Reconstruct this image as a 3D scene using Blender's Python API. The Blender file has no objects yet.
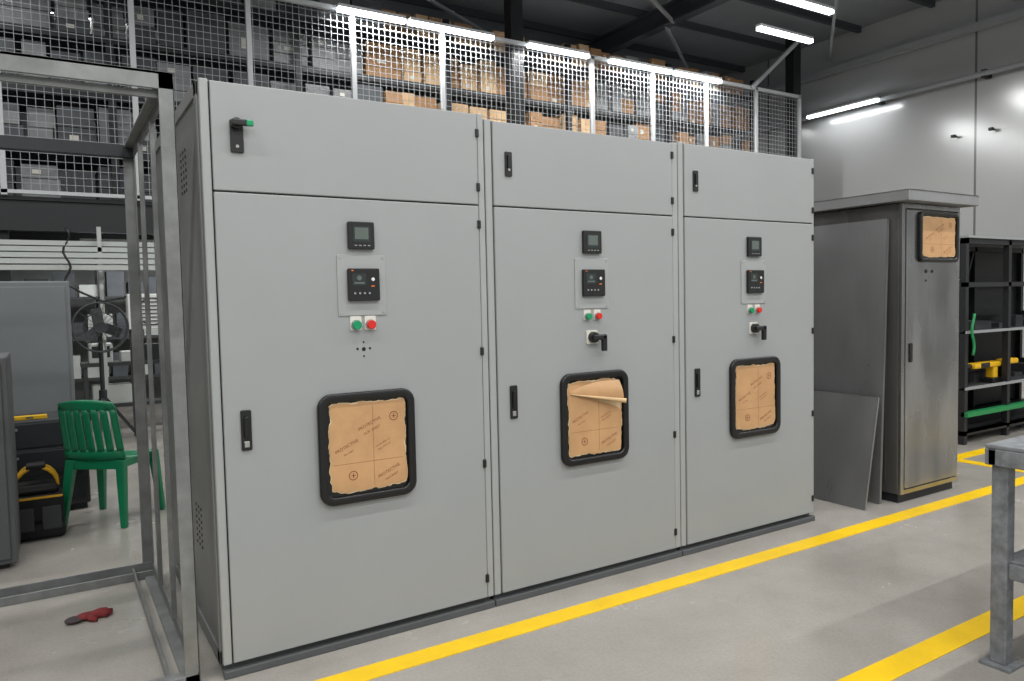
import bpy, bmesh, math, random
from mathutils import Vector, Matrix
random.seed(7)
scene=bpy.context.scene
COL=scene.collection

# ---------------------------------------------------------------- materials
def lin(c):
    return tuple((x/255/12.92 if x/255<=0.04045 else ((x/255+0.055)/1.055)**2.4) for x in c)
def mat(name,rgb,rough=0.5,metal=0.0,var=0.0,vscale=3.0,bump=0.0,bscale=200.0,emit=None,estr=0.0,stretch=None,spec=0.5,alpha=None):
    m=bpy.data.materials.new(name); m.use_nodes=True
    nt=m.node_tree; b=nt.nodes['Principled BSDF']
    c=lin(rgb)+(1,)
    b.inputs['Base Color'].default_value=c
    b.inputs['Roughness'].default_value=rough
    b.inputs['Metallic'].default_value=metal
    b.inputs['Specular IOR Level'].default_value=spec
    if emit:
        b.inputs['Emission Color'].default_value=lin(emit)+(1,)
        b.inputs['Emission Strength'].default_value=estr
    mp=nt.nodes.new('ShaderNodeMapping')
    geo=nt.nodes.new('ShaderNodeNewGeometry')
    nt.links.new(geo.outputs['Position'],mp.inputs['Vector'])
    if stretch: mp.inputs['Scale'].default_value=stretch
    if var>0:
        n=nt.nodes.new('ShaderNodeTexNoise'); n.inputs['Scale'].default_value=vscale; n.inputs['Detail'].default_value=6
        n.inputs['Roughness'].default_value=0.6
        nt.links.new(mp.outputs['Vector'],n.inputs['Vector'])
        r=nt.nodes.new('ShaderNodeValToRGB')
        r.color_ramp.elements[0].position=0.3; r.color_ramp.elements[1].position=0.7
        r.color_ramp.elements[0].color=tuple(x*(1-var) for x in c[:3])+(1,)
        r.color_ramp.elements[1].color=tuple(min(1,x*(1+var)) for x in c[:3])+(1,)
        nt.links.new(n.outputs['Fac'],r.inputs['Fac']); nt.links.new(r.outputs['Color'],b.inputs['Base Color'])
    if bump>0:
        n2=nt.nodes.new('ShaderNodeTexNoise'); n2.inputs['Scale'].default_value=bscale; n2.inputs['Detail'].default_value=3
        nt.links.new(mp.outputs['Vector'],n2.inputs['Vector'])
        bp=nt.nodes.new('ShaderNodeBump'); bp.inputs['Strength'].default_value=bump; bp.inputs['Distance'].default_value=0.002
        nt.links.new(n2.outputs['Fac'],bp.inputs['Height']); nt.links.new(bp.outputs['Normal'],b.inputs['Normal'])
    return m
M={}
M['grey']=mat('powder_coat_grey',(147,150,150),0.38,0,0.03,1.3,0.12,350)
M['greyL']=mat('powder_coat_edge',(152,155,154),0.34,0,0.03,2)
M['side']=mat('side_panel_shaded_grey',(116,117,115),0.40,0,0.18,2.5,0.1,300)  # same paint as the doors, with the sides' warm shade put into the colour
M['greyD']=mat('dark_grey_plinth',(76,78,79),0.5,0,0.1,4)
M['galv']=mat('frame_steel',(122,124,123),0.42,0.35,0.24,9)
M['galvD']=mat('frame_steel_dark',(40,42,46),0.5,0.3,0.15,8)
M['black']=mat('black_plastic',(20,20,21),0.4)
M['rubber']=mat('black_rubber',(12,12,13),0.4)
M['glass']=mat('dark_glass',(12,13,14),0.12)
M['film']=mat('protective_film',(186,145,101),0.5,0,0.13,6,0.7,14)
M['filmE']=mat('film_torn_edge',(212,190,150),0.7,0,0.08,30)
M['filmB']=mat('film_back_side',(204,172,128),0.6,0,0.08,12)
M['filmL']=mat('film_crease',(148,104,68),0.7)
M['ink']=mat('film_ink',(136,82,52),0.8)
M['lcd']=mat('lcd_screen',(88,98,92),0.25)
M['lcdD']=mat('lcd_dark',(44,50,50),0.2)
M['white']=mat('white_plastic',(215,216,212),0.4)
M['silver']=mat('silver',(180,180,178),0.3,0.8)
M['red']=mat('red_button',(200,38,28),0.35)
M['green']=mat('green_button',(12,136,88),0.35)
M['orange']=mat('orange_led',(235,120,30),0.4)
def brushed(name,rgb,var,metal,rough):
    m=bpy.data.materials.new(name); m.use_nodes=True
    nt=m.node_tree; b=nt.nodes['Principled BSDF']; c=lin(rgb)
    geo=nt.nodes.new('ShaderNodeNewGeometry')
    def nz(scale,sc,det=5):
        mp=nt.nodes.new('ShaderNodeMapping'); mp.inputs['Scale'].default_value=sc
        nt.links.new(geo.outputs['Position'],mp.inputs['Vector'])
        n=nt.nodes.new('ShaderNodeTexNoise'); n.inputs['Scale'].default_value=scale; n.inputs['Detail'].default_value=det
        nt.links.new(mp.outputs['Vector'],n.inputs['Vector']); return n
    a=nz(1.8,(1.6,1.6,.6),3); s=nz(220,(1,1,.01),2)
    mx=nt.nodes.new('ShaderNodeMath'); mx.operation='MULTIPLY_ADD'; mx.inputs[1].default_value=.16
    nt.links.new(s.outputs['Fac'],mx.inputs[0])
    ml=nt.nodes.new('ShaderNodeMath'); ml.operation='MULTIPLY'; ml.inputs[1].default_value=.84
    nt.links.new(a.outputs['Fac'],ml.inputs[0]); nt.links.new(ml.outputs[0],mx.inputs[2])
    r=nt.nodes.new('ShaderNodeValToRGB'); r.color_ramp.elements[0].position=.34; r.color_ramp.elements[1].position=.66
    r.color_ramp.elements[0].color=tuple(x*(1-var) for x in c)+(1,); r.color_ramp.elements[1].color=tuple(min(1,x*(1+var)) for x in c)+(1,)
    nt.links.new(mx.outputs[0],r.inputs['Fac']); nt.links.new(r.outputs['Color'],b.inputs['Base Color'])
    rr_=nt.nodes.new('ShaderNodeMapRange'); rr_.inputs[1].default_value=.3; rr_.inputs[2].default_value=.7; rr_.inputs[3].default_value=rough-.08; rr_.inputs[4].default_value=rough+.12
    nt.links.new(a.outputs['Fac'],rr_.inputs[0]); nt.links.new(rr_.outputs[0],b.inputs['Roughness'])
    b.inputs['Metallic'].default_value=metal
    return m
M['steelD']=brushed('brushed_stainless',(158,158,157),0.32,0.95,0.24)
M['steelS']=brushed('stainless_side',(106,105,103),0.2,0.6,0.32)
M['steelP']=brushed('stainless_sheet',(130,131,132),0.14,0.5,0.34)
M['steelR']=mat('roof_steel',(160,161,162),0.33,0.6,0.1,3)
M['yellow']=mat('floor_paint_yellow',(232,190,12),0.40,0,0.09,6)
M['blk']=mat('black_steel',(25,27,30),0.55,0,0.1,4)
M['fence']=mat('fence_white',(190,193,195),0.45)
M['wire']=mat('fence_wire',(158,162,165),0.45)
M['carton']=mat('carton_brown',(162,124,86),0.8,0,0.15,1.5)
M['carton2']=mat('carton_tan',(198,166,126),0.8,0,0.12,1.5)
M['wrap']=mat('wrapped_grey',(128,130,131),0.6,0,0.25,4)
M['wrapD']=mat('wrapped_dark',(70,74,78),0.6,0,0.3,4)
M['tape']=mat('label_white',(205,202,192),0.6)
M['lamp']=mat('lamp_tube',(255,255,255),0.5,emit=(245,250,255),estr=9)
M['lampB']=mat('lamp_body',(215,217,218),0.5)
M['ceil']=mat('ceiling_sheet',(130,134,138),0.6,0,0.08,1)
M['truss']=mat('truss_dark',(58,62,68),0.6)
M['purlin']=mat('purlin_grey',(150,153,156),0.55)
M['chair']=mat('green_plastic',(12,120,80),0.36,0,0.05,5)
M['cloth']=mat('bag_black',(22,22,24),0.85,0,0.1,10)
M['bagY']=mat('bag_yellow',(210,158,16),0.6)
M['ragR']=mat('glove_red',(116,36,38),0.9,0,0.2,40)
M['ragD']=mat('glove_dark',(66,56,56),0.9)
M['box']=mat('equipment_grey',(104,108,110),0.5,0,0.08,2)
M['boxM']=mat('locker_grey',(78,80,81),0.5,0,0.1,2)
M['boxD']=mat('equipment_dark',(50,52,54),0.6,0,0.15,3)
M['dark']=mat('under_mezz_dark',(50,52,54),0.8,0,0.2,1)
M['slat']=mat('white_slats',(176,180,176),0.5)
M['screen']=mat('partition_grey',(160,162,160),0.6,0,0.35,1.6)
M['rackG']=mat('rack_green',(24,128,72),0.5)
M['rackL']=mat('rack_light',(140,144,146),0.5)
M['toolY']=mat('tool_yellow',(214,168,14),0.5)
M['table']=mat('worn_table_paint',(118,121,124),0.5,0.1,0.34,26)

def floor_mat():
    m=bpy.data.materials.new('polished_concrete'); m.use_nodes=True
    nt=m.node_tree; b=nt.nodes['Principled BSDF']
    geo=nt.nodes.new('ShaderNodeNewGeometry')
    def noise(s,d=8,r=0.6,dist=0):
        n=nt.nodes.new('ShaderNodeTexNoise'); n.inputs['Scale'].default_value=s; n.inputs['Detail'].default_value=d; n.inputs['Roughness'].default_value=r
        n.inputs['Distortion'].default_value=dist
        nt.links.new(geo.outputs['Position'],n.inputs['Vector']); return n
    def ramp(n,p0,p1,c0,c1):
        r=nt.nodes.new('ShaderNodeValToRGB'); r.color_ramp.elements[0].position=p0; r.color_ramp.elements[1].position=p1
        r.color_ramp.elements[0].color=tuple(c0)+(1,); r.color_ramp.elements[1].color=tuple(c1)+(1,)
        nt.links.new(n.outputs['Fac'],r.inputs['Fac']); return r.outputs['Color']
    n1=noise(0.8); n2=noise(2.2,9,0.62,.15); n3=noise(75,4,0.7); n4=noise(14,8,.65)
    c1=ramp(n1,.25,.7,lin((150,146,139)),lin((170,166,159)))
    c2=ramp(n2,.25,.68,(0.82,0.815,0.81),(1,1,1))
    c3=ramp(n3,.3,.6,(0.86,)*3,(1,1,1))
    c4=ramp(n4,.22,.42,(0.88,0.875,0.87),(1,1,1))
    def mul(a,bb):
        x=nt.nodes.new('ShaderNodeMix'); x.data_type='RGBA'; x.blend_type='MULTIPLY'; x.inputs[0].default_value=1
        nt.links.new(a,x.inputs[6]); nt.links.new(bb,x.inputs[7]); return x.outputs[2]
    o=mul(mul(mul(c1,c2),c3),c4)
    nt.links.new(o,b.inputs['Base Color'])
    rr=nt.nodes.new('ShaderNodeMapRange'); rr.inputs[1].default_value=.3; rr.inputs[2].default_value=.7; rr.inputs[3].default_value=0.16; rr.inputs[4].default_value=0.30
    nt.links.new(n2.outputs['Fac'],rr.inputs[0]); nt.links.new(rr.outputs[0],b.inputs['Roughness'])
    return m
M['floor']=floor_mat()

def wall_mat(name,axis,rgb,pitch,rough,metal):
    m=bpy.data.materials.new(name); m.use_nodes=True
    nt=m.node_tree; b=nt.nodes['Principled BSDF']
    geo=nt.nodes.new('ShaderNodeNewGeometry'); sep=nt.nodes.new('ShaderNodeSeparateXYZ')
    nt.links.new(geo.outputs['Position'],sep.inputs[0])
    a=nt.nodes.new('ShaderNodeMath'); a.operation='ADD'; a.inputs[1].default_value=pitch*20-7.27
    nt.links.new(sep.outputs[axis],a.inputs[0])
    mo=nt.nodes.new('ShaderNodeMath'); mo.operation='PINGPONG'; mo.inputs[1].default_value=pitch/2
    nt.links.new(a.outputs[0],mo.inputs[0])
    lt=nt.nodes.new('ShaderNodeMath'); lt.operation='LESS_THAN'; lt.inputs[1].default_value=0.02
    nt.links.new(mo.outputs[0],lt.inputs[0])
    mx=nt.nodes.new('ShaderNodeMix'); mx.data_type='RGBA'
    mx.inputs[6].default_value=lin(rgb)+(1,); mx.inputs[7].default_value=lin(tuple(x*0.62 for x in rgb))+(1,)
    nt.links.new(lt.outputs[0],mx.inputs[0]); nt.links.new(mx.outputs[2],b.inputs['Base Color'])
    b.inputs['Roughness'].default_value=rough; b.inputs['Metallic'].default_value=metal
    return m
M['wall']=wall_mat('insulated_panel','Y',(178,180,180),4.6,0.2,.15)
M['wallB']=wall_mat('back_panel','X',(112,116,120),1.2,0.5,0)

# ---------------------------------------------------------------- builders
def root(name,loc=(0,0,0)):
    e=bpy.data.objects.new(name,None); e.location=loc; e.empty_display_size=0.1; COL.objects.link(e); return e

class B:
    def __init__(s): s.bm=bmesh.new()
    def box(s,x0,x1,y0,y1,z0,z1,m=None):
        vs=[(x,y,z) for x in (x0,x1) for y in (y0,y1) for z in (z0,z1)]
        v=[s.bm.verts.new(m@Vector(p) if m else p) for p in vs]
        for f in ((0,1,3,2),(4,6,7,5),(0,4,5,1),(2,3,7,6),(0,2,6,4),(1,5,7,3)):
            s.bm.faces.new([v[i] for i in f])
        return s
    def beam(s,p0,p1,w,h=None,up=(0,0,1)):
        h=h or w
        p0=Vector(p0);p1=Vector(p1);d=(p1-p0);L=d.length;d.normalize()
        u=Vector(up)
        if abs(d.dot(u))>0.98:u=Vector((0,1,0))
        sx=d.cross(u).normalized(); u=sx.cross(d)
        m=Matrix((( d.x,sx.x,u.x,p0.x),(d.y,sx.y,u.y,p0.y),(d.z,sx.z,u.z,p0.z),(0,0,0,1)))
        return s.box(0,L,-w/2,w/2,-h/2,h/2,m)
    def cyl(s,p0,p1,r,seg=20,r2=None):
        p0=Vector(p0);p1=Vector(p1);d=(p1-p0);L=d.length
        q=d.to_track_quat('Z','Y').to_matrix().to_4x4(); q.translation=(p0+p1)/2
        bmesh.ops.create_cone(s.bm,cap_ends=True,segments=seg,radius1=r,radius2=r if r2 is None else r2,depth=L,matrix=q)
        return s
    def tube(s,pts,r,seg=10):
        pts=[Vector(p) for p in pts]; rings=[]
        for i,p in enumerate(pts):
            a=pts[max(0,i-1)];b=pts[min(len(pts)-1,i+1)]
            t=(b-a).normalized(); u=Vector((0,0,1)) if abs(t.z)<0.9 else Vector((1,0,0))
            sx=t.cross(u).normalized(); uy=sx.cross(t)
            rad=r[i] if isinstance(r,(list,tuple)) else r
            rings.append([s.bm.verts.new(p+rad*(math.cos(2*math.pi*k/seg)*sx+math.sin(2*math.pi*k/seg)*uy)) for k in range(seg)])
        for i in range(len(rings)-1):
            for k in range(seg):
                s.bm.faces.new((rings[i][k],rings[i][(k+1)%seg],rings[i+1][(k+1)%seg],rings[i+1][k]))
        s.bm.faces.new(rings[0]); s.bm.faces.new(rings[-1]); return s
    def sphere(s,c,r,sc=(1,1,1)):
        m=Matrix.Translation(c)@Matrix.Diagonal((sc[0],sc[1],sc[2],1))
        bmesh.ops.create_uvsphere(s.bm,u_segments=24,v_segments=14,radius=r,matrix=m); return s
    def prism(s,pts,y0,y1):
        a=[s.bm.verts.new((x,y0,z)) for x,z in pts]; b=[s.bm.verts.new((x,y1,z)) for x,z in pts]
        s.bm.faces.new(a); s.bm.faces.new(b[::-1]); n=len(pts)
        for i in range(n): s.bm.faces.new((a[i],a[(i+1)%n],b[(i+1)%n],b[i]))
        return s
    def ring(s,outer,inner,y0,y1):
        n=len(outer)
        A=[s.bm.verts.new((x,y0,z)) for x,z in outer];C=[s.bm.verts.new((x,y0,z)) for x,z in inner]
        A2=[s.bm.verts.new((x,y1,z)) for x,z in outer];C2=[s.bm.verts.new((x,y1,z)) for x,z in inner]
        for i in range(n):
            j=(i+1)%n
            s.bm.faces.new((A[i],A[j],C[j],C[i])); s.bm.faces.new((A2[i],C2[i],C2[j],A2[j]))
            s.bm.faces.new((A[i],A2[i],A2[j],A[j])); s.bm.faces.new((C[i],C[j],C2[j],C2[i]))
        return s
    def torus(s,c,R,r,axis='Y',seg=40,sc=8):
        vs=[]
        for i in range(seg):
            a=2*math.pi*i/seg; row=[]
            for k in range(sc):
                b=2*math.pi*k/sc; rr=R+r*math.cos(b); h=r*math.sin(b)
                p={'Y':(rr*math.cos(a),h,rr*math.sin(a)),'Z':(rr*math.cos(a),rr*math.sin(a),h),'X':(h,rr*math.cos(a),rr*math.sin(a))}[axis]
                row.append(s.bm.verts.new(Vector(c)+Vector(p)))
            vs.append(row)
        for i in range(seg):
            for k in range(sc):
                s.bm.faces.new((vs[i][k],vs[(i+1)%seg][k],vs[(i+1)%seg][(k+1)%sc],vs[i][(k+1)%sc]))
        return s
    def out(s,parent,name,m,bevel=0,smooth=False,xf=None,seg=2):
        bm=s.bm
        if xf: bmesh.ops.transform(bm,matrix=xf,verts=bm.verts)
        if parent is not None:
            bmesh.ops.translate(bm,vec=-Vector(parent.location),verts=bm.verts)
        bmesh.ops.recalc_face_normals(bm,faces=bm.faces)
        me=bpy.data.meshes.new(name); bm.to_mesh(me); bm.free()
        me.materials.append(M[m] if isinstance(m,str) else m)
        o=bpy.data.objects.new(name,me); COL.objects.link(o)
        if parent is not None: o.parent=parent
        if smooth:
            for p in me.polygons:p.use_smooth=True
        if bevel>0:
            md=o.modifiers.new('bevel','BEVEL'); md.width=bevel; md.segments=seg; md.limit_method='ANGLE'; md.angle_limit=0.6
        return o

def rr(cx,cz,w,h,r,n=8):
    pts=[]
    for (sx,sz,a0) in ((1,1,0),(-1,1,90),(-1,-1,180),(1,-1,270)):
        for i in range(n+1):
            a=math.radians(a0+90*i/n)
            pts.append((cx+sx*(w/2-r)+r*math.cos(a),cz+sz*(h/2-r)+r*math.sin(a)))
    return pts

# ---------------------------------------------------------------- room
B().box(-9,14.6,-6,16.1,-0.1,0).out(None,'floor','floor')
B().box(14.5,14.65,-6,16.1,0,6.8).out(None,'wall_right','wall')
B().box(-9,14.65,16,16.15,0,6.8).out(None,'wall_back','wallB')
B().box(-9.15,-9,-6,16.1,0,6.8).out(None,'wall_left','wallB')
B().box(-9,14.6,-6,16.1,6.8,6.9).out(None,'ceiling','ceil')
B().box(14.44,14.5,-6,16,0,0.15).out(None,'baseboard_right','greyD')

r=root('roof_beams',(9.8,5,6.5))
b=B()
for x in (-2.5,3.8,9.9):
    b.box(x-0.1,x+0.1,-6,15.9,6.32,6.36).box(x-0.1,x+0.1,-6,15.9,6.64,6.68).box(x-0.02,x+0.02,-6,15.9,6.36,6.64)
b.out(r,'rafters','truss')
b=B()
y=-5.5
while y<15.8:
    b.box(-8.9,14.4,y-0.04,y+0.04,6.68,6.8); y+=1.5
b.out(r,'purlins','truss')
b=B()
for i in range(6):
    y=-4+i*3.6
    b.beam((3.8,y,6.34),(9.9,y+3.4,6.34),0.05)
    b.beam((9.9,y,6.34),(14.4,y+3.4,6.34),0.05)
b.out(r,'braces','purlin')

r=root('wall_pipes',(14.3,5,5.5))
b=B().box(14.25,14.4,-3,15.9,6.0,6.12); b.out(r,'cable_tray','purlin')
B().cyl((14.3,-3,5.2),(14.3,15.9,5.2),0.05,12).out(r,'conduit','purlin')
b=B()
for i in range(9): b.box(14.28,14.5,i*2-1,i*2-0.92,5.13,5.27)
b.out(r,'brackets','blk')

# ---------------------------------------------------------------- floor markings
B().box(-3,13.5,2.55,2.655,0.0005,0.003).out(None,'floor_marking_line','yellow')
B().box(2.2,13.5,1.50,1.605,0.0005,0.003).out(None,'floor_marking_line','yellow')
b=B().box(6.15,6.26,2.66,9.5,0.0005,0.003).box(6.26,13.5,3.22,3.33,0.0005,0.003); b.out(None,'floor_marking_corner','yellow')

# ---------------------------------------------------------------- electrical cabinets
F=2.85; ZT=2.173; ZS=1.783; ZB=0.049; YB=4.20
def text(parent,body,x,y,z,size,rot,m='ink'):
    c=bpy.data.curves.new('print','FONT'); c.body=body; c.size=size; c.align_x='CENTER'; c.align_y='CENTER'
    c.materials.append(M[m]); o=bpy.data.objects.new('print_text',c); COL.objects.link(o); o.parent=parent
    o.location=Vector((x,y,z))-Vector(parent.location)
    o.rotation_euler=(Matrix.Rotation(-rot,3,'Y')@Matrix.Rotation(math.radians(90),3,'X')).to_euler()
    return o
def jag(cx,cz,w,h,j,rnd,n=34):
    pts=[];per=[]
    for i in range(n): per.append((-w/2+w*i/n,h/2,0))
    for i in range(n): per.append((w/2,h/2-h*i/n,1))
    for i in range(n): per.append((w/2-w*i/n,-h/2,2))
    for i in range(n): per.append((-w/2,-h/2+h*i/n,3))
    N=len(per); ph=[rnd.uniform(0,6.28) for _ in range(6)]
    for i,(x,z,s) in enumerate(per):
        t=2*math.pi*i/N
        e=0.5+0.3*math.sin(5*t+ph[0])+0.25*math.sin(9*t+ph[1])+0.15*math.sin(17*t+ph[2])+.12*math.sin(31*t+ph[3])+rnd.gauss(0,.12)
        k=1-max(0,e)*j*2
        if s in(2,3): k-=j*.7
        q=(abs(x)/(w/2))**6*(abs(z)/(h/2))**6
        k-=q*.035
        pts.append((cx+x*k,cz+z*k))
    return pts
def filmwin(R,cx,cz,w,h,y,seed,peel=False,rr_r=0.055,fr=0.032,txt=True):
    rnd=random.Random(seed)
    B().ring(rr(cx,cz,w,h,rr_r),rr(cx,cz,w-2*fr,h-2*fr,rr_r*0.55),y-0.022,y).out(R,'window_gasket','rubber',0.006,True)
    B().prism(rr(cx,cz,w-2*fr+0.004,h-2*fr+0.004,rr_r*0.5),y-0.008,y).out(R,'window_glass','glass')
    fw,fh=w-2*fr-0.006,h-2*fr-0.006
    P=jag(cx,cz,fw,fh,0.026,rnd)
    B().prism(P,y-0.0095,y-0.0082).out(R,'film_edge','filmE')
    Q=[]
    for i,(x,z) in enumerate(P):
        k=.985-max(0,.016*math.sin(i*.31+seed)+rnd.gauss(0,.007))
        Q.append((cx+(x-cx)*k,cz+(z-cz)*k))
    B().prism(Q,y-0.0112,y-0.0096).out(R,'film','film')
    b=B()
    b.box(cx+fw*0.06,cx+fw*0.06+0.0018,y-0.0116,y-0.0113,cz-fh*0.44,cz+fh*0.44)
    b.box(cx-fw*0.44,cx+fw*0.44,y-0.0116,y-0.0113,cz-fh*0.17,cz-fh*0.17+0.0018)
    b.out(R,'film_creases','filmL')
    if txt:
        for (dx,dz) in ((0.33,0.30),(-0.20,-0.30)):
            if peel and dx>0: continue
            X0=cx+fw*dx;Z0=cz+fh*dz
            b=B().ring([(X0+.019*math.cos(a*math.pi/10),Z0+.019*math.sin(a*math.pi/10)) for a in range(20)],[(X0+.0155*math.cos(a*math.pi/10),Z0+.0155*math.sin(a*math.pi/10)) for a in range(20)],y-0.0119,y-0.0114)
            b.box(X0-.009,X0+.009,y-0.0119,y-0.0114,Z0-.0015,Z0+.0015).box(X0-.0015,X0+.0015,y-0.0119,y-0.0114,Z0-.01,Z0+.01)
            b.out(R,'film_logo','ink')
        for (dx,dz,t,s) in ((0.02,0.24,'PROTECTIVE',.018),(0.05,0.17,'FILM  SHEET',.014),(0.18,0.02,'remove after use',.010),(0.20,-.02,'keep surface dry',.009),(-0.27,0.02,'PROTECTIVE',.018),(-0.25,-0.05,'film sheet',.011),(0.25,-0.30,'PROTECTIVE',.018),(0.29,-0.36,'FILM SHEET',.012)):
            if peel and dz>0.1: continue
            text(R,t,cx+fw*dx,y-0.0118,cz+fh*dz,s,0.42)
    if peel:
        # sheet comes loose along its top; the loose part hangs forward from the top-left corner
        # and its lower edge rolls over towards the right, showing the paler back side
        TL=Vector((cx-fw*.46,y-.012,cz+fh*.36)); TR=Vector((cx+fw*.44,y-.014,cz+fh*.455))
        BL=Vector((cx-fw*.44,y-.013,cz+fh*.33)); BR=Vector((cx+fw*.46,y-.040,cz+fh*.20))
        b=B(); rows=[]; N=20; K=22
        for i in range(N+1):
            t=i/N; top=TL.lerp(TR,t)+Vector((0,0,.018*math.sin(math.pi*t)))
            if t<1: top.z+=0
            low=BL.lerp(BR,t); row=[]
            for k in range(9):
                s=k/8; p=top.lerp(low,s); p.y-=.010*t*math.sin(math.pi*s); row.append(p)
            rad=.002+.0135*t**.9; c0=low+Vector((0,.0,0))
            # roll forward and up: circle starting at bottom heading toward the camera
            for k in range(1,K-8):
                a=math.radians(k*17); rd=rad*(1-.025*k)
                row.append(c0+Vector((.004*t*math.sin(k*.5),-rd*(1-math.cos(a)),-rd*math.sin(a)*1.15)))
            rows.append([b.bm.verts.new(p) for p in row])
        for i in range(N):
            for k in range(len(rows[0])-1): b.bm.faces.new((rows[i][k],rows[i+1][k],rows[i+1][k+1],rows[i][k+1]))
        o=b.out(R,'film_flap','film',0,True)
        o.data.materials.append(M['filmB'])
        per=len(rows[0])-1
        for idx,pl in enumerate(o.data.polygons):
            if idx%per>=11: pl.material_index=1
        # pale torn strip exposed just under the roll
        B().prism([(cx-fw*.02,cz+fh*.235),(cx+fw*0.46,cz+fh*0.17),(cx+fw*0.46,cz+fh*0.06),(cx+fw*0.41,cz+fh*0.10),(cx+fw*.2,cz+fh*.17)],y-0.0121,y-0.0115).out(R,'film_torn','filmE')

def cabinet(bx0,bx1,dx0,dx1,ztop,kind,seed):
    R=root('electrical_cabinet',((bx0+bx1)/2,(F+YB)/2,0))
    t=0.0015
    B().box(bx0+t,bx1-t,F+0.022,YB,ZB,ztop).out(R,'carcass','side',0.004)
    b=B().box(bx0+t,dx0-0.004,F+0.006,F+0.022,ZB,ztop).box(dx1+0.004,bx1-t,F+0.006,F+0.022,ZB,ztop)
    b.out(R,'corner_posts','greyL',0.005,seg=3)
    B().box(dx0-0.002,dx1+0.002,F+0.018,F+0.0225,ZB+0.004,ztop-0.004).out(R,'door_gasket','rubber')
    B().box(dx0,dx1,F,F+0.018,ZS+0.003,ztop-0.006).out(R,'upper_door','grey',0.004,seg=3)
    B().box(dx0,dx1,F,F+0.018,ZB+0.004,ZS-0.003).out(R,'lower_door','grey',0.004,seg=3)
    B().box(bx0+0.01,bx1-0.01,F+0.03,YB-0.03,0,ZB).out(R,'plinth','greyD',0.003)
    B().box(bx0+t,bx1-t,F-0.004,F+0.03,0.0,0.03).out(R,'plinth_rail','greyD',0.004)
    b=B()
    for z in (2.09,1.86,1.70,1.15,0.655,0.14):
        b.box(dx1-0.009,dx1+0.007,F-0.007,F+0.006,z-0.018,z+0.018)
    b.out(R,'hinges','black',0.003)
    cx=(dx0+dx1)/2
    hx=dx0+0.077
    b=B()
    b.prism(rr(hx,0.913,0.038,0.150,0.006,4),F-0.007,F)
    if kind!=1: b.prism(rr(hx-0.002,1.97,0.036,0.108,0.006,4),F-0.007,F)
    else: b.prism(rr(0.612,1.982,0.046,0.118,0.006,4),F-0.008,F)
    b.out(R,'latch_plates','black',0.002)
    B().prism(rr(hx,0.925,0.018,0.08,0.008),F-0.016,F-0.006).out(R,'latch_lever','rubber',0.003)
    B().box(hx-.009,hx+.009,F-.009,F-.006,.85,.872).out(R,'latch_key','silver',.002)
    if kind==1:
        b=B().box(0.59,0.648,F-0.045,F-0.028,2.014,2.036).cyl((0.61,F-0.03,2.025),(0.61,F,2.025),0.02)
        b.out(R,'rotary_handle','black',0.004)
        B().box(0.638,0.664,F-0.048,F-0.03,2.014,2.036).out(R,'handle_tag','green',0.004)
        B().cyl((0.612,F-0.010,1.945),(0.612,F-0.004,1.945),0.006).out(R,'upper_key','silver')
    else:
        B().cyl((hx-0.002,F-0.0105,1.945),(hx-0.002,F-0.004,1.945),0.006).out(R,'upper_key','silver')
        B().prism(rr(hx-0.002,1.98,0.016,0.06,0.007),F-0.014,F-0.006).out(R,'upper_lever','rubber',0.002)
    mw=0.108
    B().prism(rr(cx,1.637,mw,mw,0.006,3),F-0.016,F).out(R,'meter_housing','black',0.003)
    B().box(cx-.036,cx+.036,F-0.0172,F-0.016,1.610,1.674).out(R,'meter_bezel','lcdD')
    B().box(cx-.028,cx+.028,F-0.018,F-0.0170,1.622,1.668).out(R,'meter_screen','lcd')
    b=B()
    for i in range(4): b.box(cx-.03+i*.018,cx-.02+i*.018,F-0.018,F-0.0155,1.596,1.600)
    b.out(R,'meter_buttons','silver')
    B().prism(rr(cx,1.442,0.200,0.240,0.004,3),F-0.004,F).out(R,'mounting_plate','greyL',0.0015)
    b=B()
    for sx in(-.088,.088):
        for z in(1.335,1.549): b.cyl((cx+sx,F-0.0055,z),(cx+sx,F-0.003,z),0.004,10)
    b.out(R,'plate_screws','silver')
    B().prism(rr(cx+.004,1.444,.130,.128,.006,3),F-0.020,F-.003).out(R,'controller_housing','black',0.003)
    B().box(cx-.046,cx+.012,F-0.0212,F-.0195,1.44,1.488).out(R,'controller_screen','lcdD')
    b=B().box(cx-.038,cx+.004,F-0.0222,F-.021,1.447,1.454)
    b.cyl((cx-.017,F-.0222,1.470),(cx-.017,F-.021,1.470),0.010,16)
    b.out(R,'controller_display','lcd')
    b=B()
    for i in range(4): b.cyl((cx-.036+i*.02,F-.0225,1.41),(cx-.036+i*.02,F-.019,1.41),0.0042,12)
    b.out(R,'controller_buttons','rackL')
    b=B()
    b.cyl((cx+.04,F-.0225,1.465),(cx+.04,F-.019,1.465),0.007,16)
    b.out(R,'controller_selector','white')
    b=B().box(cx-.048,cx-.04,F-.0215,F-.019,1.497,1.501).box(cx+.032,cx+.046,F-.0215,F-.019,1.436,1.44)
    b.out(R,'controller_leds','orange')
    for k,(sx,c) in enumerate(((-.03,'green'),(.03,'red'))):
        rad=.021 if kind==1 else .018
        B().prism(rr(cx+sx,1.292,rad*2.2,rad*2.7,.005,3),F-.003,F).out(R,'button_label','tape')
        B().cyl((cx+sx,F-.012,1.285),(cx+sx,F-.002,1.285),rad,24).out(R,'button_bezel','silver')
        B().cyl((cx+sx,F-.024,1.285),(cx+sx,F-.010,1.285),rad*.85,24).out(R,'push_button',c,0.002)
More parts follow.
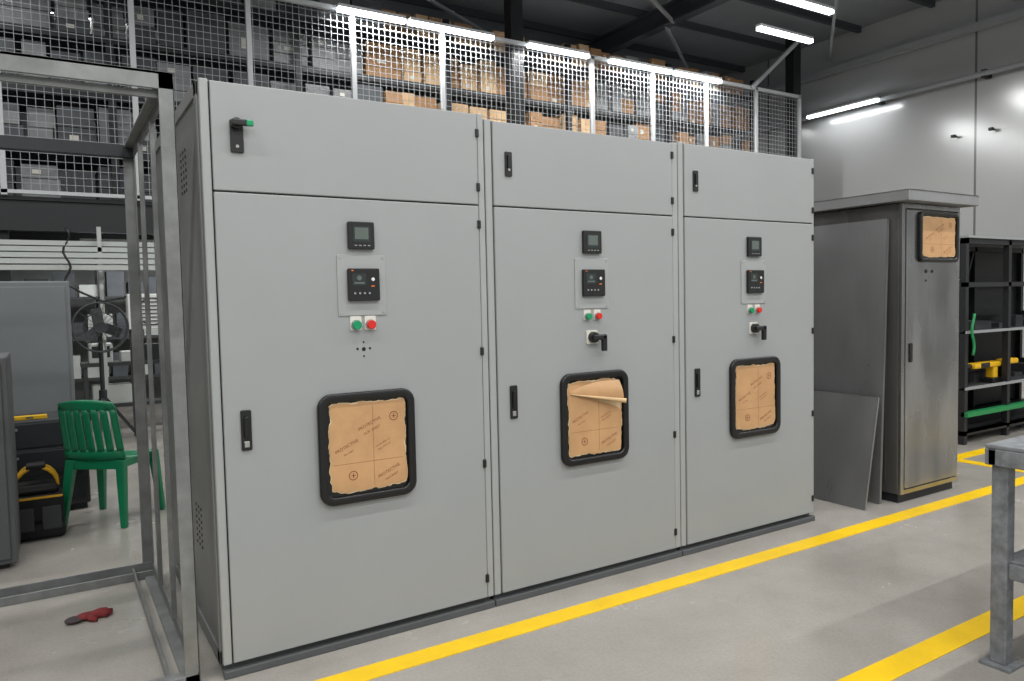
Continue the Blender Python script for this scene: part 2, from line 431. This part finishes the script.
    if kind==1:
        b=B()
        for (dx,z,q) in ((0,1.216,.004),(-.026,1.190,.005),(.026,1.190,.005),(0,1.160,.004),(0,1.188,.008)):
            b.cyl((cx+dx,F-.001,z),(cx+dx,F+.001,z),q,14)
        b.out(R,'switch_holes','rubber')
    else:
        B().prism(rr(cx-.004,1.185,.066,.066,.006,3),F-.006,F).out(R,'switch_plate','tape',0.001)
        B().cyl((cx-.004,F-.03,1.185),(cx-.004,F-.004,1.185),.026,20).out(R,'switch_hub','black',0.003)
        b=B().box(cx-.024,cx+.055,F-.048,F-.028,1.172,1.198).box(cx+.028,cx+.056,F-.048,F-.028,1.118,1.198)
        b.out(R,'switch_lever','black',0.006)
    filmwin(R,cx+.003,0.80,0.405,0.440,F,seed,peel=(kind==2))
    if kind==1:
        b=B()
        for (y0,z0) in ((3.20,1.83),(3.20,0.40)):
            for i in range(3):
                for j in range(7):
                    b.cyl((bx0-0.0015,y0+i*.055,z0+j*.026),(bx0+.002,y0+i*.055,z0+j*.026),.0065,10)
        b.out(R,'side_vent_holes','boxD')
        b=B()
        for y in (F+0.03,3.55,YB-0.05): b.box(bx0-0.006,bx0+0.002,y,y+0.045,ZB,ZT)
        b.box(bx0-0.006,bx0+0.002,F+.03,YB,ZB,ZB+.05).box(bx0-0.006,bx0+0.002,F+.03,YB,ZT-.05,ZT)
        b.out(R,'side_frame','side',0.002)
    return R
cabinet(0.490,1.645,0.527,1.608,2.178,1,11)
cabinet(1.647,2.790,1.687,2.745,2.158,2,22)
cabinet(2.792,3.890,2.833,3.868,2.165,3,33)

# ---------------------------------------------------------------- open cabinet frame at left
R=root('open_cabinet_frame',(-0.2,3.57,0))
X0,X1,Y0,Y1,H,w=-0.78,0.41,2.85,4.25,2.18,0.045
b=B()
def angle(b,x,y,sx,sy,z0,z1,w=0.05,t=0.006):
    b.box(min(x,x+sx*w),max(x,x+sx*w),min(y,y+sy*t),max(y,y+sy*t),z0,z1)
    b.box(min(x,x+sx*t),max(x,x+sx*t),min(y,y+sy*w),max(y,y+sy*w),z0,z1)
angle(b,X1,Y0,-1,1,0,H); angle(b,X0,Y0,1,1,0,H)
angle(b,X1,Y1,-1,-1,0,H); angle(b,X0,Y1,1,-1,0,H)
b.box(X1-.03,X1-.012,Y0+.03,Y0+.045,0.05,H-.05)
for y in (3.40,3.85): b.box(X1-.02,X1,y,y+.025,0.05,H-.05)
b.out(R,'posts','galv',0.002)
b=B()
b.box(X0,X1,Y0,Y0+.012,H-.06,H).box(X0,X1,Y0,Y0+.05,H-.012,H).box(X0,X1,Y0+.03,Y0+.045,H-.085,H-.06)
b.box(X1-.045,X1,Y0,Y1,H-.012,H).box(X1-.008,X1,Y0,Y1,H-.055,H)
b.box(X0,X0+.045,Y0,Y1,H-.012,H)
b.out(R,'top_rails','galv',0.002)
B().box(X0,X1,Y1-.05,Y1,H-.06,H).out(R,'rear_top_rail','galvD',0.002)  # darker steel colour stands in for the shadow on the rail's underside
b=B()
b.box(X0,X1,Y1-.05,Y1,0,.012).box(X0,X1,Y1-.008,Y1,0,.06).box(X0,X1,Y1-.09,Y1-.078,0,.04)
b.box(X0,X1,Y0,Y0+.05,0,.05)
b.box(X1-.05,X1,Y0,Y1,0,.012).box(X1-.008,X1,Y0,Y1,0,.06).box(X1-.10,X1-.09,Y0,Y1,0,.04)
b.box(X0,X0+.05,Y0,Y1,0,.05)
b.out(R,'bottom_rails','galv',0.002)

# ---------------------------------------------------------------- glove on floor
R=root('work_glove',(0.13,3.78,0))
b=B()
b.sphere((0.05,3.80,.016),.04,(1.2,.9,.3))
for i,(dx,dy) in enumerate(((.08,.04),(.10,.015),(.095,-.01),(.08,-.03))):
    b.tube([(0.06,3.80,.016),(0.05+dx*.7,3.80+dy*.8,.016),(0.05+dx,3.80+dy,.012)],[.014,.012,.009])
b.tube([(0.05,3.79,.016),(0.065,3.755,.014),(0.085,3.74,.012)],[.015,.013,.01])
b.out(R,'glove_hand','ragR',0,True,xf=Matrix.Translation((.04,-.03,0)))
B().sphere((.04,3.76,.013),.038,(1,.95,.28)).out(R,'glove_cuff','ragD',0,True)

# ---------------------------------------------------------------- stainless enclosure at right
R=root('outdoor_enclosure',(4.96,3.25,0))
ex0,ex1,ey0,ey1=4.62,5.30,2.75,3.75
B().box(ex0+.02,ex1-.01,ey0+.03,ey1-.02,0,.06).out(R,'plinth','blk')
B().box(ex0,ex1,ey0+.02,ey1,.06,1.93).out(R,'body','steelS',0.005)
b=B().box(ex0,ex0+.035,ey0,ey0+.02,.06,1.93).box(ex1-.02,ex1,ey0,ey0+.02,.06,1.93).box(ex0+.035,ex1-.02,ey0,ey0+.02,1.90,1.93).box(ex0+.035,ex1-.02,ey0,ey0+.02,.06,.09)
b.out(R,'front_frame','steelD',0.002)
B().box(ex0+.04,ex1-.026,ey0-.006,ey0+.012,.097,1.893).out(R,'door','steelD',0.005)
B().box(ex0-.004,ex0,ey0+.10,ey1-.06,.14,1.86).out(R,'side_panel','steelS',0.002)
b=B().box(ex0-.08,ex1+.06,ey0-.09,ey1+.08,1.935,2.00); b.out(R,'roof_rim','steelR',0.004)
b=B(); bm=b.bm
o=[(ex0-.085,ey0-.095,2.001),(ex1+.065,ey0-.095,2.001),(ex1+.065,ey1+.085,2.001),(ex0-.085,ey1+.085,2.001)]
top=[(4.80,3.1,2.03),(5.11,3.1,2.03),(5.11,3.4,2.03),(4.80,3.4,2.03)]
a=[bm.verts.new(p) for p in o]; c=[bm.verts.new(p) for p in top]
bm.faces.new(a); bm.faces.new(c)
for i in range(4): bm.faces.new((a[i],a[(i+1)%4],c[(i+1)%4],c[i]))
b.out(R,'roof_cap','steelR')
filmwin(R,5.012,1.722,0.46,0.325,ey0-.006,44,txt=True,rr_r=.04,fr=.024)
b=B().prism(rr(4.708,.978,.03,.125,.01),ey0-.014,ey0-.006); b.out(R,'door_lock','black',0.002)
b=B().cyl((4.88,ey0-.010,1.50),(4.88,ey0-.005,1.50),.012).cyl((4.95,ey0-.010,1.50),(4.95,ey0-.005,1.50),.010).cyl((4.88,ey0-.010,1.44),(4.88,ey0-.005,1.44),.006)
b.out(R,'door_holes','black')
def lean(name,xb,xt,y0,y1,h,m,hem):
    R=root(name,((xb+xt)/2,(y0+y1)/2,0))
    b=B()
    ang=math.asin(min(1,(xt-xb)/h)); mt=Matrix.Translation((xb,0,0))@Matrix.Rotation(ang,4,'Y')
    b.box(0,.003,y0,y1,0.002,h)
    b.box(0,hem,y0,y0+.003,0.004,h); b.box(0,hem,y1-.003,y1,0.004,h)
    b.box(0,hem,y0,y1,h-.003,h)
    b.out(R,'sheet_panel',m,0.001,xf=mt)
lean('sheet_metal_panel',4.515,4.588,2.83,3.72,1.84,'steelP',.024)
lean('sheet_metal_panel',4.31,4.45,2.80,3.62,.72,'steelP',.018)

# ---------------------------------------------------------------- mezzanine
R=root('mezzanine_platform',(4.5,13,0))
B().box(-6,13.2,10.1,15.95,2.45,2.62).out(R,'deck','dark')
b=B().box(-6,13.2,9.98,10.1,2.26,2.30).box(-6,13.2,9.98,10.1,2.60,2.64).box(-6,13.2,10.02,10.06,2.30,2.60)
for y in (12.2,14.5): b.box(-6,13.2,y,y+.1,2.25,2.45)
b.out(R,'edge_beam','blk')
b=B()
for x in (-.42,2.9,9.6):
    b.box(x-.1,x+.1,10.1,10.3,0,2.45)
b.out(R,'lower_columns','blk')
b=B().box(6.28,6.5,9.98,10.18,0,6.6).box(12.95,13.17,9.98,10.18,0,6.6).box(-6,-5.8,9.98,10.18,0,6.6)
b.out(R,'tall_columns','blk')

R=root('mesh_fence',(4.5,10,2.64))
xs=[-.333-1.333*3,-.333-2.666,-.333-1.333,-.333,1.0,2.33,3.70,5.05,7.80,9.12,10.43,11.77,13.05]
b=B()
for x in xs: b.box(x-.03,x+.03,9.90,9.96,2.64,5.34)
b.out(R,'fence_posts','fence')
b=B().box(-4.4,13.08,9.90,9.96,5.29,5.35).box(-4.4,13.08,9.90,9.96,2.66,2.70)
b.out(R,'fence_rails','fence')
b=B()
x=-4.33
while x<13.05: b.box(x-.0028,x+.0028,9.925,9.931,2.7,5.3); x+=.085
z=2.78
while z<5.3: b.box(-4.35,13.05,9.931,9.937,z-.0028,z+.0028); z+=.085
b.out(R,'fence_wires','wire')
B().beam((11.6,9.9,5.3),(13.1,9.9,6.5),.07).out(R,'fence_brace','fence')

R=root('pallet_rack',(4.5,11.6,2.62))
b=B()
for i in range(8):
    x=-4+2.42*i
    for y in (11.0,12.2): b.box(x-.045,x+.045,y-.04,y+.04,2.62,5.9)
    for k in range(4): b.beam((x,11,2.9+.7*k),(x,12.2,3.4+.7*k),.03)
LV=(3.36,4.08,4.80,5.5)
for z in LV:
    for y in (11.0,12.2): b.box(-4,12.95,y-.025,y+.025,z-.05,z+.03)
b.out(R,'rack_frame','blk')
b=B()
for z in LV: b.box(-4,12.95,11.0,12.2,z+.03,z+.045)
b.out(R,'rack_shelves','wrapD')
bs={'carton':B(),'carton2':B(),'wrap':B(),'wrapD':B(),'tape':B()}
rnd=random.Random(5)
for lv,(z0,hm) in enumerate(((2.66,.62),(3.41,.60),(4.13,.60),(4.85,.55),(5.55,.45))):
    x=-3.9
    while x<12.8:
        w_=rnd.uniform(.25,.6) if x<4.4 else rnd.uniform(.2,.40)
        stack=rnd.choice((1,2,2,3)) if x<4.4 else rnd.choice((2,3,3)); hh=hm*rnd.uniform(.8,1.0)/stack
        if x<4.3: key=rnd.choice(('wrap','wrap','wrapD','wrap','wrapD','wrap'))
        elif x<8.6: key=rnd.choice(('carton','carton2','carton2','carton','carton2','carton2'))
        else: key=rnd.choice(('carton','wrapD','wrap','carton','carton','wrap'))
        y0=rnd.uniform(11.02,11.2)
        if rnd.random()<.97:
            for s_ in range(stack):
                ww=w_*rnd.uniform(.9,1)
                k2=key if rnd.random()<.8 else ('carton' if x>4.2 else 'wrapD')
                bs[k2].box(x,x+ww,y0,y0+.7,z0+s_*hh,z0+(s_+1)*hh-.01)
                if rnd.random()<.3:
                    bs['tape'].box(x+ww*.3,x+ww*.55,y0-.004,y0,z0+s_*hh+hh*.3,z0+s_*hh+hh*.6)
        x+=w_+rnd.uniform(.01,.05)
for k,v in bs.items(): v.out(R,'stacked_boxes_'+k,k)

# ---------------------------------------------------------------- lamps
def lamp(p0,p1,power=30):
    p0=Vector(p0);p1=Vector(p1);c=(p0+p1)/2
    R=root('tube_light',c)
    B().beam(p0+Vector((0,0,.045)),p1+Vector((0,0,.045)),.10,.04).out(R,'fixture_body','lampB')
    B().beam(p0,p1,.085,.05).out(R,'tube','lamp')
    L=bpy.data.lights.new('tube_glow','AREA'); L.shape='RECTANGLE'; L.size=(p1-p0).length; L.size_y=.09; L.energy=power
    L.color=(1,.99,.975)
    o=bpy.data.objects.new('tube_glow',L); COL.objects.link(o); o.parent=R
    o.location=(0,0,-.03)
    d=p1-p0; o.rotation_euler=(0,0,math.atan2(d.y,d.x))
    return R
PW=72
for a,c in ((.353,.451),(.458,.596),(.660,.778),(.824,.962),(.972,1.087)):
    lamp((a*9.8,9.8,5.27),(c*9.8,9.8,5.27),PW*.75)
lamp((-1.5,9.8,5.27),(-.3,9.8,5.27),PW*.6)
lamp((9.75,8.17,5.57),(11.05,8.17,5.57),PW)
lamp((8.88,7.19,5.57),(10.2,7.19,5.57),PW)
lamp((.15,12.6,5.6),(1.35,12.6,5.6),35)
lamp((3.6,12.4,5.55),(4.8,12.4,5.55),35)
lamp((3.6,14.4,5.55),(5.0,14.4,5.55),35)
lamp((7.6,12.6,5.6),(8.8,12.6,5.6),35)
lamp((11,12.6,5.6),(12.2,12.6,5.6),35)
lamp((14.1,8.9,5.15),(14.1,10.5,5.15),10)
for y in (1.2,-1.6,-4.4):  # unseen lamp rows, added over the camera side to light the cabinet fronts
    for x in (-5,-2,1,4,7,10.2):
        lamp((x,y,5.57),(x+1.3,y,5.57),PW)
for x in (-4,-1.2,1.6,4.4): lamp((x,5.6,5.57),(x+1.3,5.6,5.57),PW*.8)
lamp((.4,11.0,2.2),(1.6,11.0,2.2),18)

# ---------------------------------------------------------------- things under the mezzanine
R=root('slatted_canopy',(.5,9.3,1.9))
b=B()
for i in range(5): b.box(-.6,1.7,9.0+i*.1,9.07+i*.1,1.78+i*.07,1.83+i*.07)
b.out(R,'slats','slat')
b=B()
for x in (-.55,.5,1.62): b.box(x,x+.04,9.3,9.34,0,2.26)
b.out(R,'uprights','slat')
b=B().box(-.9,2.4,12.6,12.66,0,2.25); b.out(None,'partition_screen','screen')
R=root('storage_shelf',(.6,12,0))
b=B()
for x in (-.6,.6,1.8):
    for y in (11.6,12.1): b.box(x,x+.05,y,y+.05,0,2.1)
for z in (.4,.95,1.5): b.box(-.6,1.85,11.6,12.15,z,z+.04)
b.out(R,'shelf_frame','boxD')
b=B(); b2=B()
for z in (.44,.99,1.54):
    x=-.5
    while x<1.7:
        w_=rnd.uniform(.12,.3); (b if rnd.random()<.6 else b2).box(x,x+w_,11.65,12.0,z,z+rnd.uniform(.12,.38)); x+=w_+.05
b.out(R,'stored_parts','wrapD'); b2.out(R,'stored_boxes','slat')

# small workbench with instruments behind the chair
R=root('workbench',(.75,9.9,0))
b=B().box(.3,1.5,9.6,10.0,.72,.76)
for x in (.32,1.44):
    for y in (9.62,9.94): b.box(x,x+.04,y,y+.04,0,.72)
b.box(.34,1.46,9.64,9.96,.25,.28)
b.out(R,'bench_frame','boxD')
b=B().box(.38,.62,9.65,9.9,.76,.98).box(.7,.85,9.65,9.85,.76,.88).box(.4,.8,9.68,9.9,.28,.5)
b.out(R,'instruments','slat',.01)
b=B().box(.41,.59,9.645,9.65,.82,.95).box(.95,1.3,9.7,9.9,.76,.95); b.out(R,'instrument_screens','blk')

R=root('air_conditioner_unit',(.95,9.0,0))
b=B().box(.72,1.36,8.75,9.0,1.15,1.52); b.out(R,'casing','white',.01)
b=B()
for i in range(8): b.box(.75,1.16,8.736,8.75,1.19+i*.04,1.20+i*.04)
b.torus((.95,8.74,1.335),.14,.006)
b.out(R,'grille','boxD')
b=B()
for x in (.76,1.3): 
    for y in(8.78,8.95): b.box(x-.02,x+.02,y-.02,y+.02,0,1.15)
b.out(R,'stand','boxD')
R=root('overhead_cable',(.3,8.9,2.1))
B().tube([(.2+.03*math.sin(k),8.9,2.2-.05*k) for k in range(12)]+[(.3,8.9,1.55),(.5,8.9,1.45),(.75,8.9,1.5)],.012).out(R,'cable','black',0,True)

R=root('pedestal_fan',(.42,8.0,0))
b=B(); c=Vector((.42,8.0,1.20)); RF=.23
for k,dy in enumerate((-.07,.07)):
    b.torus(c+Vector((0,dy,0)),RF,.008); b.torus(c+Vector((0,dy*1.4,0)),RF*.6,.003); b.torus(c+Vector((0,dy*1.5,0)),.05,.005)
    for i in range(18):
        a=2*math.pi*i/18
        b.beam(c+Vector((.05*math.cos(a),dy*1.5,.05*math.sin(a))),c+Vector((RF*math.cos(a),dy,RF*math.sin(a))),.003)
for i in range(3):
    a=2*math.pi*i/3+.4
    m=Matrix.Translation(c)@Matrix.Rotation(a,4,'Y')@Matrix.Rotation(.4,4,'X')
    b.box(.03,.18,-.004,.004,-.04,.06,m)
b.cyl(c+Vector((0,-.05,0)),c+Vector((0,.2,0)),.05)
b.out(R,'fan_head','boxD')
b=B().cyl((.42,8.1,.55),(.42,8.1,1.2),.02).cyl((.42,8.1,.5),(.42,8.1,.6),.035)
for a in (.3,2.4,4.5): b.beam((.42,8.1,.55),(.42+.38*math.cos(a),8.1+.38*math.sin(a),.012),.025)
b.out(R,'fan_tripod','blk')

R=root('metal_cabinet',(-.7,6.6,0))
B().box(-1.6,.15,6.4,6.85,.05,1.58).out(R,'body','box',.01)
b=B().box(-1.55,-.72,6.385,6.4,.1,1.54).box(-.70,.12,6.385,6.4,.1,1.54); b.out(R,'doors','box',.004)
B().box(-1.55,.10,6.45,6.8,0,.05).out(R,'feet','blk')
R=root('tool_chest',(-.4,6.1,0))
B().box(-1.2,.20,5.9,6.32,.04,.64).out(R,'body','boxD',.01)
b=B()
for z in (.08,.27,.46): b.box(-1.15,.17,5.885,5.9,z,z+.16)
b.out(R,'drawers','galvD',.004)
b=B()
for z in (.2,.39,.58): b.box(-.75,-.2,5.865,5.885,z,z+.015)
b.out(R,'pulls','silver')
B().box(-1.18,.18,5.92,6.3,0,.04).out(R,'base','blk')
R=root('spirit_level',(-.05,6.0,.64)); B().box(-.22,-.03,5.95,6.0,.641,.665).out(R,'level_body','toolY',.003); B().box(-.15,-.11,5.948,6.002,.648,.66).out(R,'level_vial','lcd')

R=root('grey_locker',(-.6,5.0,0))
B().box(-1.2,-.19,4.74,5.25,.03,1.13).out(R,'body','boxM',.008)
B().box(-1.17,-.22,4.725,4.74,.06,1.10).out(R,'door','boxM',.004)
B().box(-1.15,-.23,4.78,5.2,0,.03).out(R,'base','blk')

# plastic chair
R=root('plastic_chair',(.32,5.52,0))
xf=Matrix.Translation((.32,5.52,0))@Matrix.Rotation(math.radians(-36),4,'Z')@Matrix.Diagonal((.96,.86,1,1))
b=B()
nx,ny=8,9; grid=[]
for j in range(ny+1):
    v=j/ny; y=-.2+.42*v
    z=.43-.02*math.sin(v*math.pi)-(.04*max(0,v-.85)/.15)
    wd=.19+.03*v
    grid.append([b.bm.verts.new((wd*(2*i/nx-1),y,z+.012*abs(2*i/nx-1)**2)) for i in range(nx+1)])
for j in range(ny):
    for i in range(nx): b.bm.faces.new((grid[j][i],grid[j][i+1],grid[j+1][i+1],grid[j+1][i]))
o=b.out(R,'seat','chair',0,True,xf=xf); s_=o.modifiers.new('t','SOLIDIFY'); s_.thickness=.022
b=B()
def bk(u,v):
    return (u*(.205-.01*v-.012*max(0,v-.8)/.2), -.2-.09*v-.03*(1-u*u), .42+.39*v-(.02*u*u*(v>.9)))
def strip(u0,u1,v0,v1,n=8,m_=4):
    g=[]
    for j in range(n+1):
        g.append([b.bm.verts.new(bk(u0+(u1-u0)*i/m_,v0+(v1-v0)*j/n)) for i in range(m_+1)])
    for j in range(n):
        for i in range(m_): b.bm.faces.new((g[j][i],g[j][i+1],g[j+1][i+1],g[j+1][i]))
strip(-1,1,.82,1,4,12); strip(-1,1,0,.16,2,12)
for k in range(7):
    u=-1+k*.300; strip(u,u+.20,.14,.84)
o=b.out(R,'backrest','chair',0,True,xf=xf); s_=o.modifiers.new('t','SOLIDIFY'); s_.thickness=.016
b=B()
for (x,y,dx,dy) in ((-.17,-.19,-.04,-.07),(.17,-.19,.04,-.07),(-.19,.19,-.03,.04),(.19,.19,.03,.04)):
    top=[(x-.030,y-.030,.42),(x+.030,y-.030,.42),(x+.030,y+.030,.42),(x-.030,y+.030,.42)]
    bot=[(x+dx-.019,y+dy-.019,0),(x+dx+.019,y+dy-.019,0),(x+dx+.019,y+dy+.019,0),(x+dx-.019,y+dy+.019,0)]
    a=[b.bm.verts.new(p) for p in top]; c=[b.bm.verts.new(p) for p in bot]
    b.bm.faces.new(a); b.bm.faces.new(c[::-1])
    for i in range(4): b.bm.faces.new((a[i],c[i],c[(i+1)%4],a[(i+1)%4]))
b.box(-.19,.19,-.215,-.195,.36,.42).box(-.2,-.182,-.19,.2,.37,.42).box(.182,.2,-.19,.2,.37,.42).box(-.2,.2,.19,.205,.36,.41)
b.out(R,'legs','chair',.006,xf=xf)

# tool bag
R=root('tool_bag',(-.11,5.35,0))
DX=-.02
b=B()
for (z0,z1,sx) in ((0,.10,1.0),(.10,.27,.97),(.27,.33,.8)):
    b.box(DX-.08-.14*sx,DX-.08+.14*sx,5.35-.11*sx,5.35+.11*sx,z0,z1)
b.out(R,'bag_body','cloth',.03,True,seg=4)
b=B().box(DX-.21,DX+.05,5.235,5.242,.25,.262)
b.out(R,'bag_trim','bagY')
b=B()
for y in (5.30,5.40):
    b.tube([(DX-.08+.11*math.cos(a*math.pi/10),y,.31+.12*math.sin(a*math.pi/10)) for a in range(11)],.010)
b.out(R,'bag_handles','bagY',0,True)
B().box(DX-.13,DX-.03,5.29,5.41,.415,.445).out(R,'handle_grip','cloth',.008)
b=B().box(DX-.2,DX-.1,5.232,5.245,.06,.2).box(DX-.06,DX+.04,5.232,5.245,.06,.2); b.out(R,'bag_pockets','boxD',.006)

# ---------------------------------------------------------------- rack at right
R=root('workshop_rack',(7.9,3.85,0))
b=B()
for x in (6.85,7.6,8.4,9.4):
    for y in (3.5,4.2): b.box(x,x+.05,y,y+.05,0,1.83)
for y in (3.5,4.2):
    b.box(6.85,9.45,y,y+.05,1.78,1.83).box(6.85,9.45,y,y+.05,.08,.12).box(6.85,9.45,y,y+.04,1.40,1.44)
b.beam((6.87,4.22,.1),(7.6,4.22,1.8),.03).beam((7.6,4.22,.1),(8.4,4.22,1.8),.03)
b.box(6.85,9.45,3.5,4.25,.10,.12)
b.out(R,'rack_frame','blk')
B().box(6.85,9.45,4.26,4.28,.1,1.8).out(R,'rack_dark_backing','blk')  # black sheet added at the back to stand in for the dark interior
b=B()
for z in (1.0,.5):
    b.box(6.85,9.45,3.49,3.52,z-.012,z+.01)
b.box(6.85,9.45,3.48,4.25,1.83,1.85)
b.out(R,'rack_shelf_lips','rackL')
b=B()
for z in (1.0,.5): b.box(6.85,9.45,3.52,4.2,z-.012,z)
b.out(R,'rack_shelves','boxD')
B().box(6.85,9.45,3.47,3.53,.25,.29).out(R,'green_beam','rackG')
b=B()
x=6.95
while x<9.3:
    w_=rnd.uniform(.12,.35)
    b.box(x,x+w_,3.7,4.1,.5,.5+rnd.uniform(.03,.12)); b.box(x,x+w_,3.7,4.1,1.0,1.0+rnd.uniform(.03,.15)); x+=w_+.15
b.out(R,'stored_equipment','boxD')
B().tube([(6.90+.02*math.sin(k*.7),3.46,.80+k*.033) for k in range(12)],.012).out(R,'green_hose','rackG',0,True)
b=B().box(7.15,7.62,3.56,3.66,.65,.70).box(7.5,7.58,3.57,3.65,.54,.66).box(7.7,7.95,3.56,3.66,.66,.71)
b.out(R,'drill_body','toolY',.015)
b=B().cyl((7.05,3.61,.675),(7.16,3.61,.675),.022).box(7.46,7.64,3.56,3.66,.502,.55).box(7.72,7.82,3.57,3.65,.502,.67).box(7.25,7.40,3.555,3.565,.655,.70)
b.out(R,'drill_chuck_battery','black',.006)

# ---------------------------------------------------------------- foreground table corner
R=root('steel_work_table',(3.4,1.0,0))
tx0,tx1,ty0,ty1=2.88,4.0,.55,1.38
b=B()
for (x,y) in ((tx0,ty1-.06),(tx1-.06,ty1-.06),(tx0,ty0),(tx1-.06,ty0)):
    b.box(x,x+.055,y,y+.055,.012,.74)
b.out(R,'legs','table',.004)
b=B()
for (x,y) in ((tx0,ty1-.06),(tx1-.06,ty1-.06),(tx0,ty0),(tx1-.06,ty0)):
    b.box(x-.025,x+.08,y-.025,y+.08,0,.012)
b.out(R,'foot_plates','table',.002)
b=B()
b.box(tx0-.02,tx1+.02,ty1-.03,ty1+.01,.74,.80).box(tx0-.02,tx1+.02,ty0-.01,ty0+.03,.74,.80)
b.box(tx0-.02,tx0+.02,ty0,ty1,.74,.80).box(tx1-.02,tx1+.02,ty0,ty1,.74,.80)
b.box(tx0-.02,tx1+.02,ty0-.01,ty1+.01,.80,.815)
b.out(R,'top','table',.004)
b=B().box(tx0+.055,tx1-.06,ty1-.05,ty1-.01,.33,.385).box(tx0+.06,tx1-.06,ty0+.01,ty0+.05,.33,.385).box(tx0+.01,tx0+.05,ty0+.06,ty1-.06,.33,.385).box(tx0+.03,tx1-.03,ty0+.03,ty1-.03,.385,.392)
b.out(R,'lower_shelf','table',.003)

for y in (7.6,6.95):
    R=root('wall_camera',(14.4,y,4.2)); z=4.22
    B().cyl((14.5,y,z),(14.42,y,z),.015).out(R,'arm','blk'); B().box(14.35,14.43,y-.035,y+.035,z-.025,z+.025).out(R,'camera_body','black',.008)

# ---------------------------------------------------------------- world & camera
w=bpy.data.worlds.new('world'); scene.world=w; w.use_nodes=True
bg=w.node_tree.nodes['Background']; bg.inputs[0].default_value=(.96,.98,1,1); bg.inputs[1].default_value=.55
cam=bpy.data.cameras.new('camera'); co=bpy.data.objects.new('camera',cam); COL.objects.link(co)
cam.sensor_width=36; cam.lens=750/1024*36; cam.clip_end=100; cam.clip_start=.05
rt=Vector((.8496,-.5269,-.02153)).normalized(); dn=Vector((-.0466,-.0343,-.9982)); fw=Vector((.5253,.8491,-.0537)).normalized()
up=-(dn-dn.dot(rt)*rt); up=(up-up.dot(fw)*fw).normalized(); rt=fw.cross(up)
co.matrix_world=Matrix(((rt.x,up.x,-fw.x,0),(rt.y,up.y,-fw.y,0),(rt.z,up.z,-fw.z,1.37),(0,0,0,1)))
scene.camera=co
scene.view_settings.view_transform='Standard'
scene.view_settings.exposure=0.0
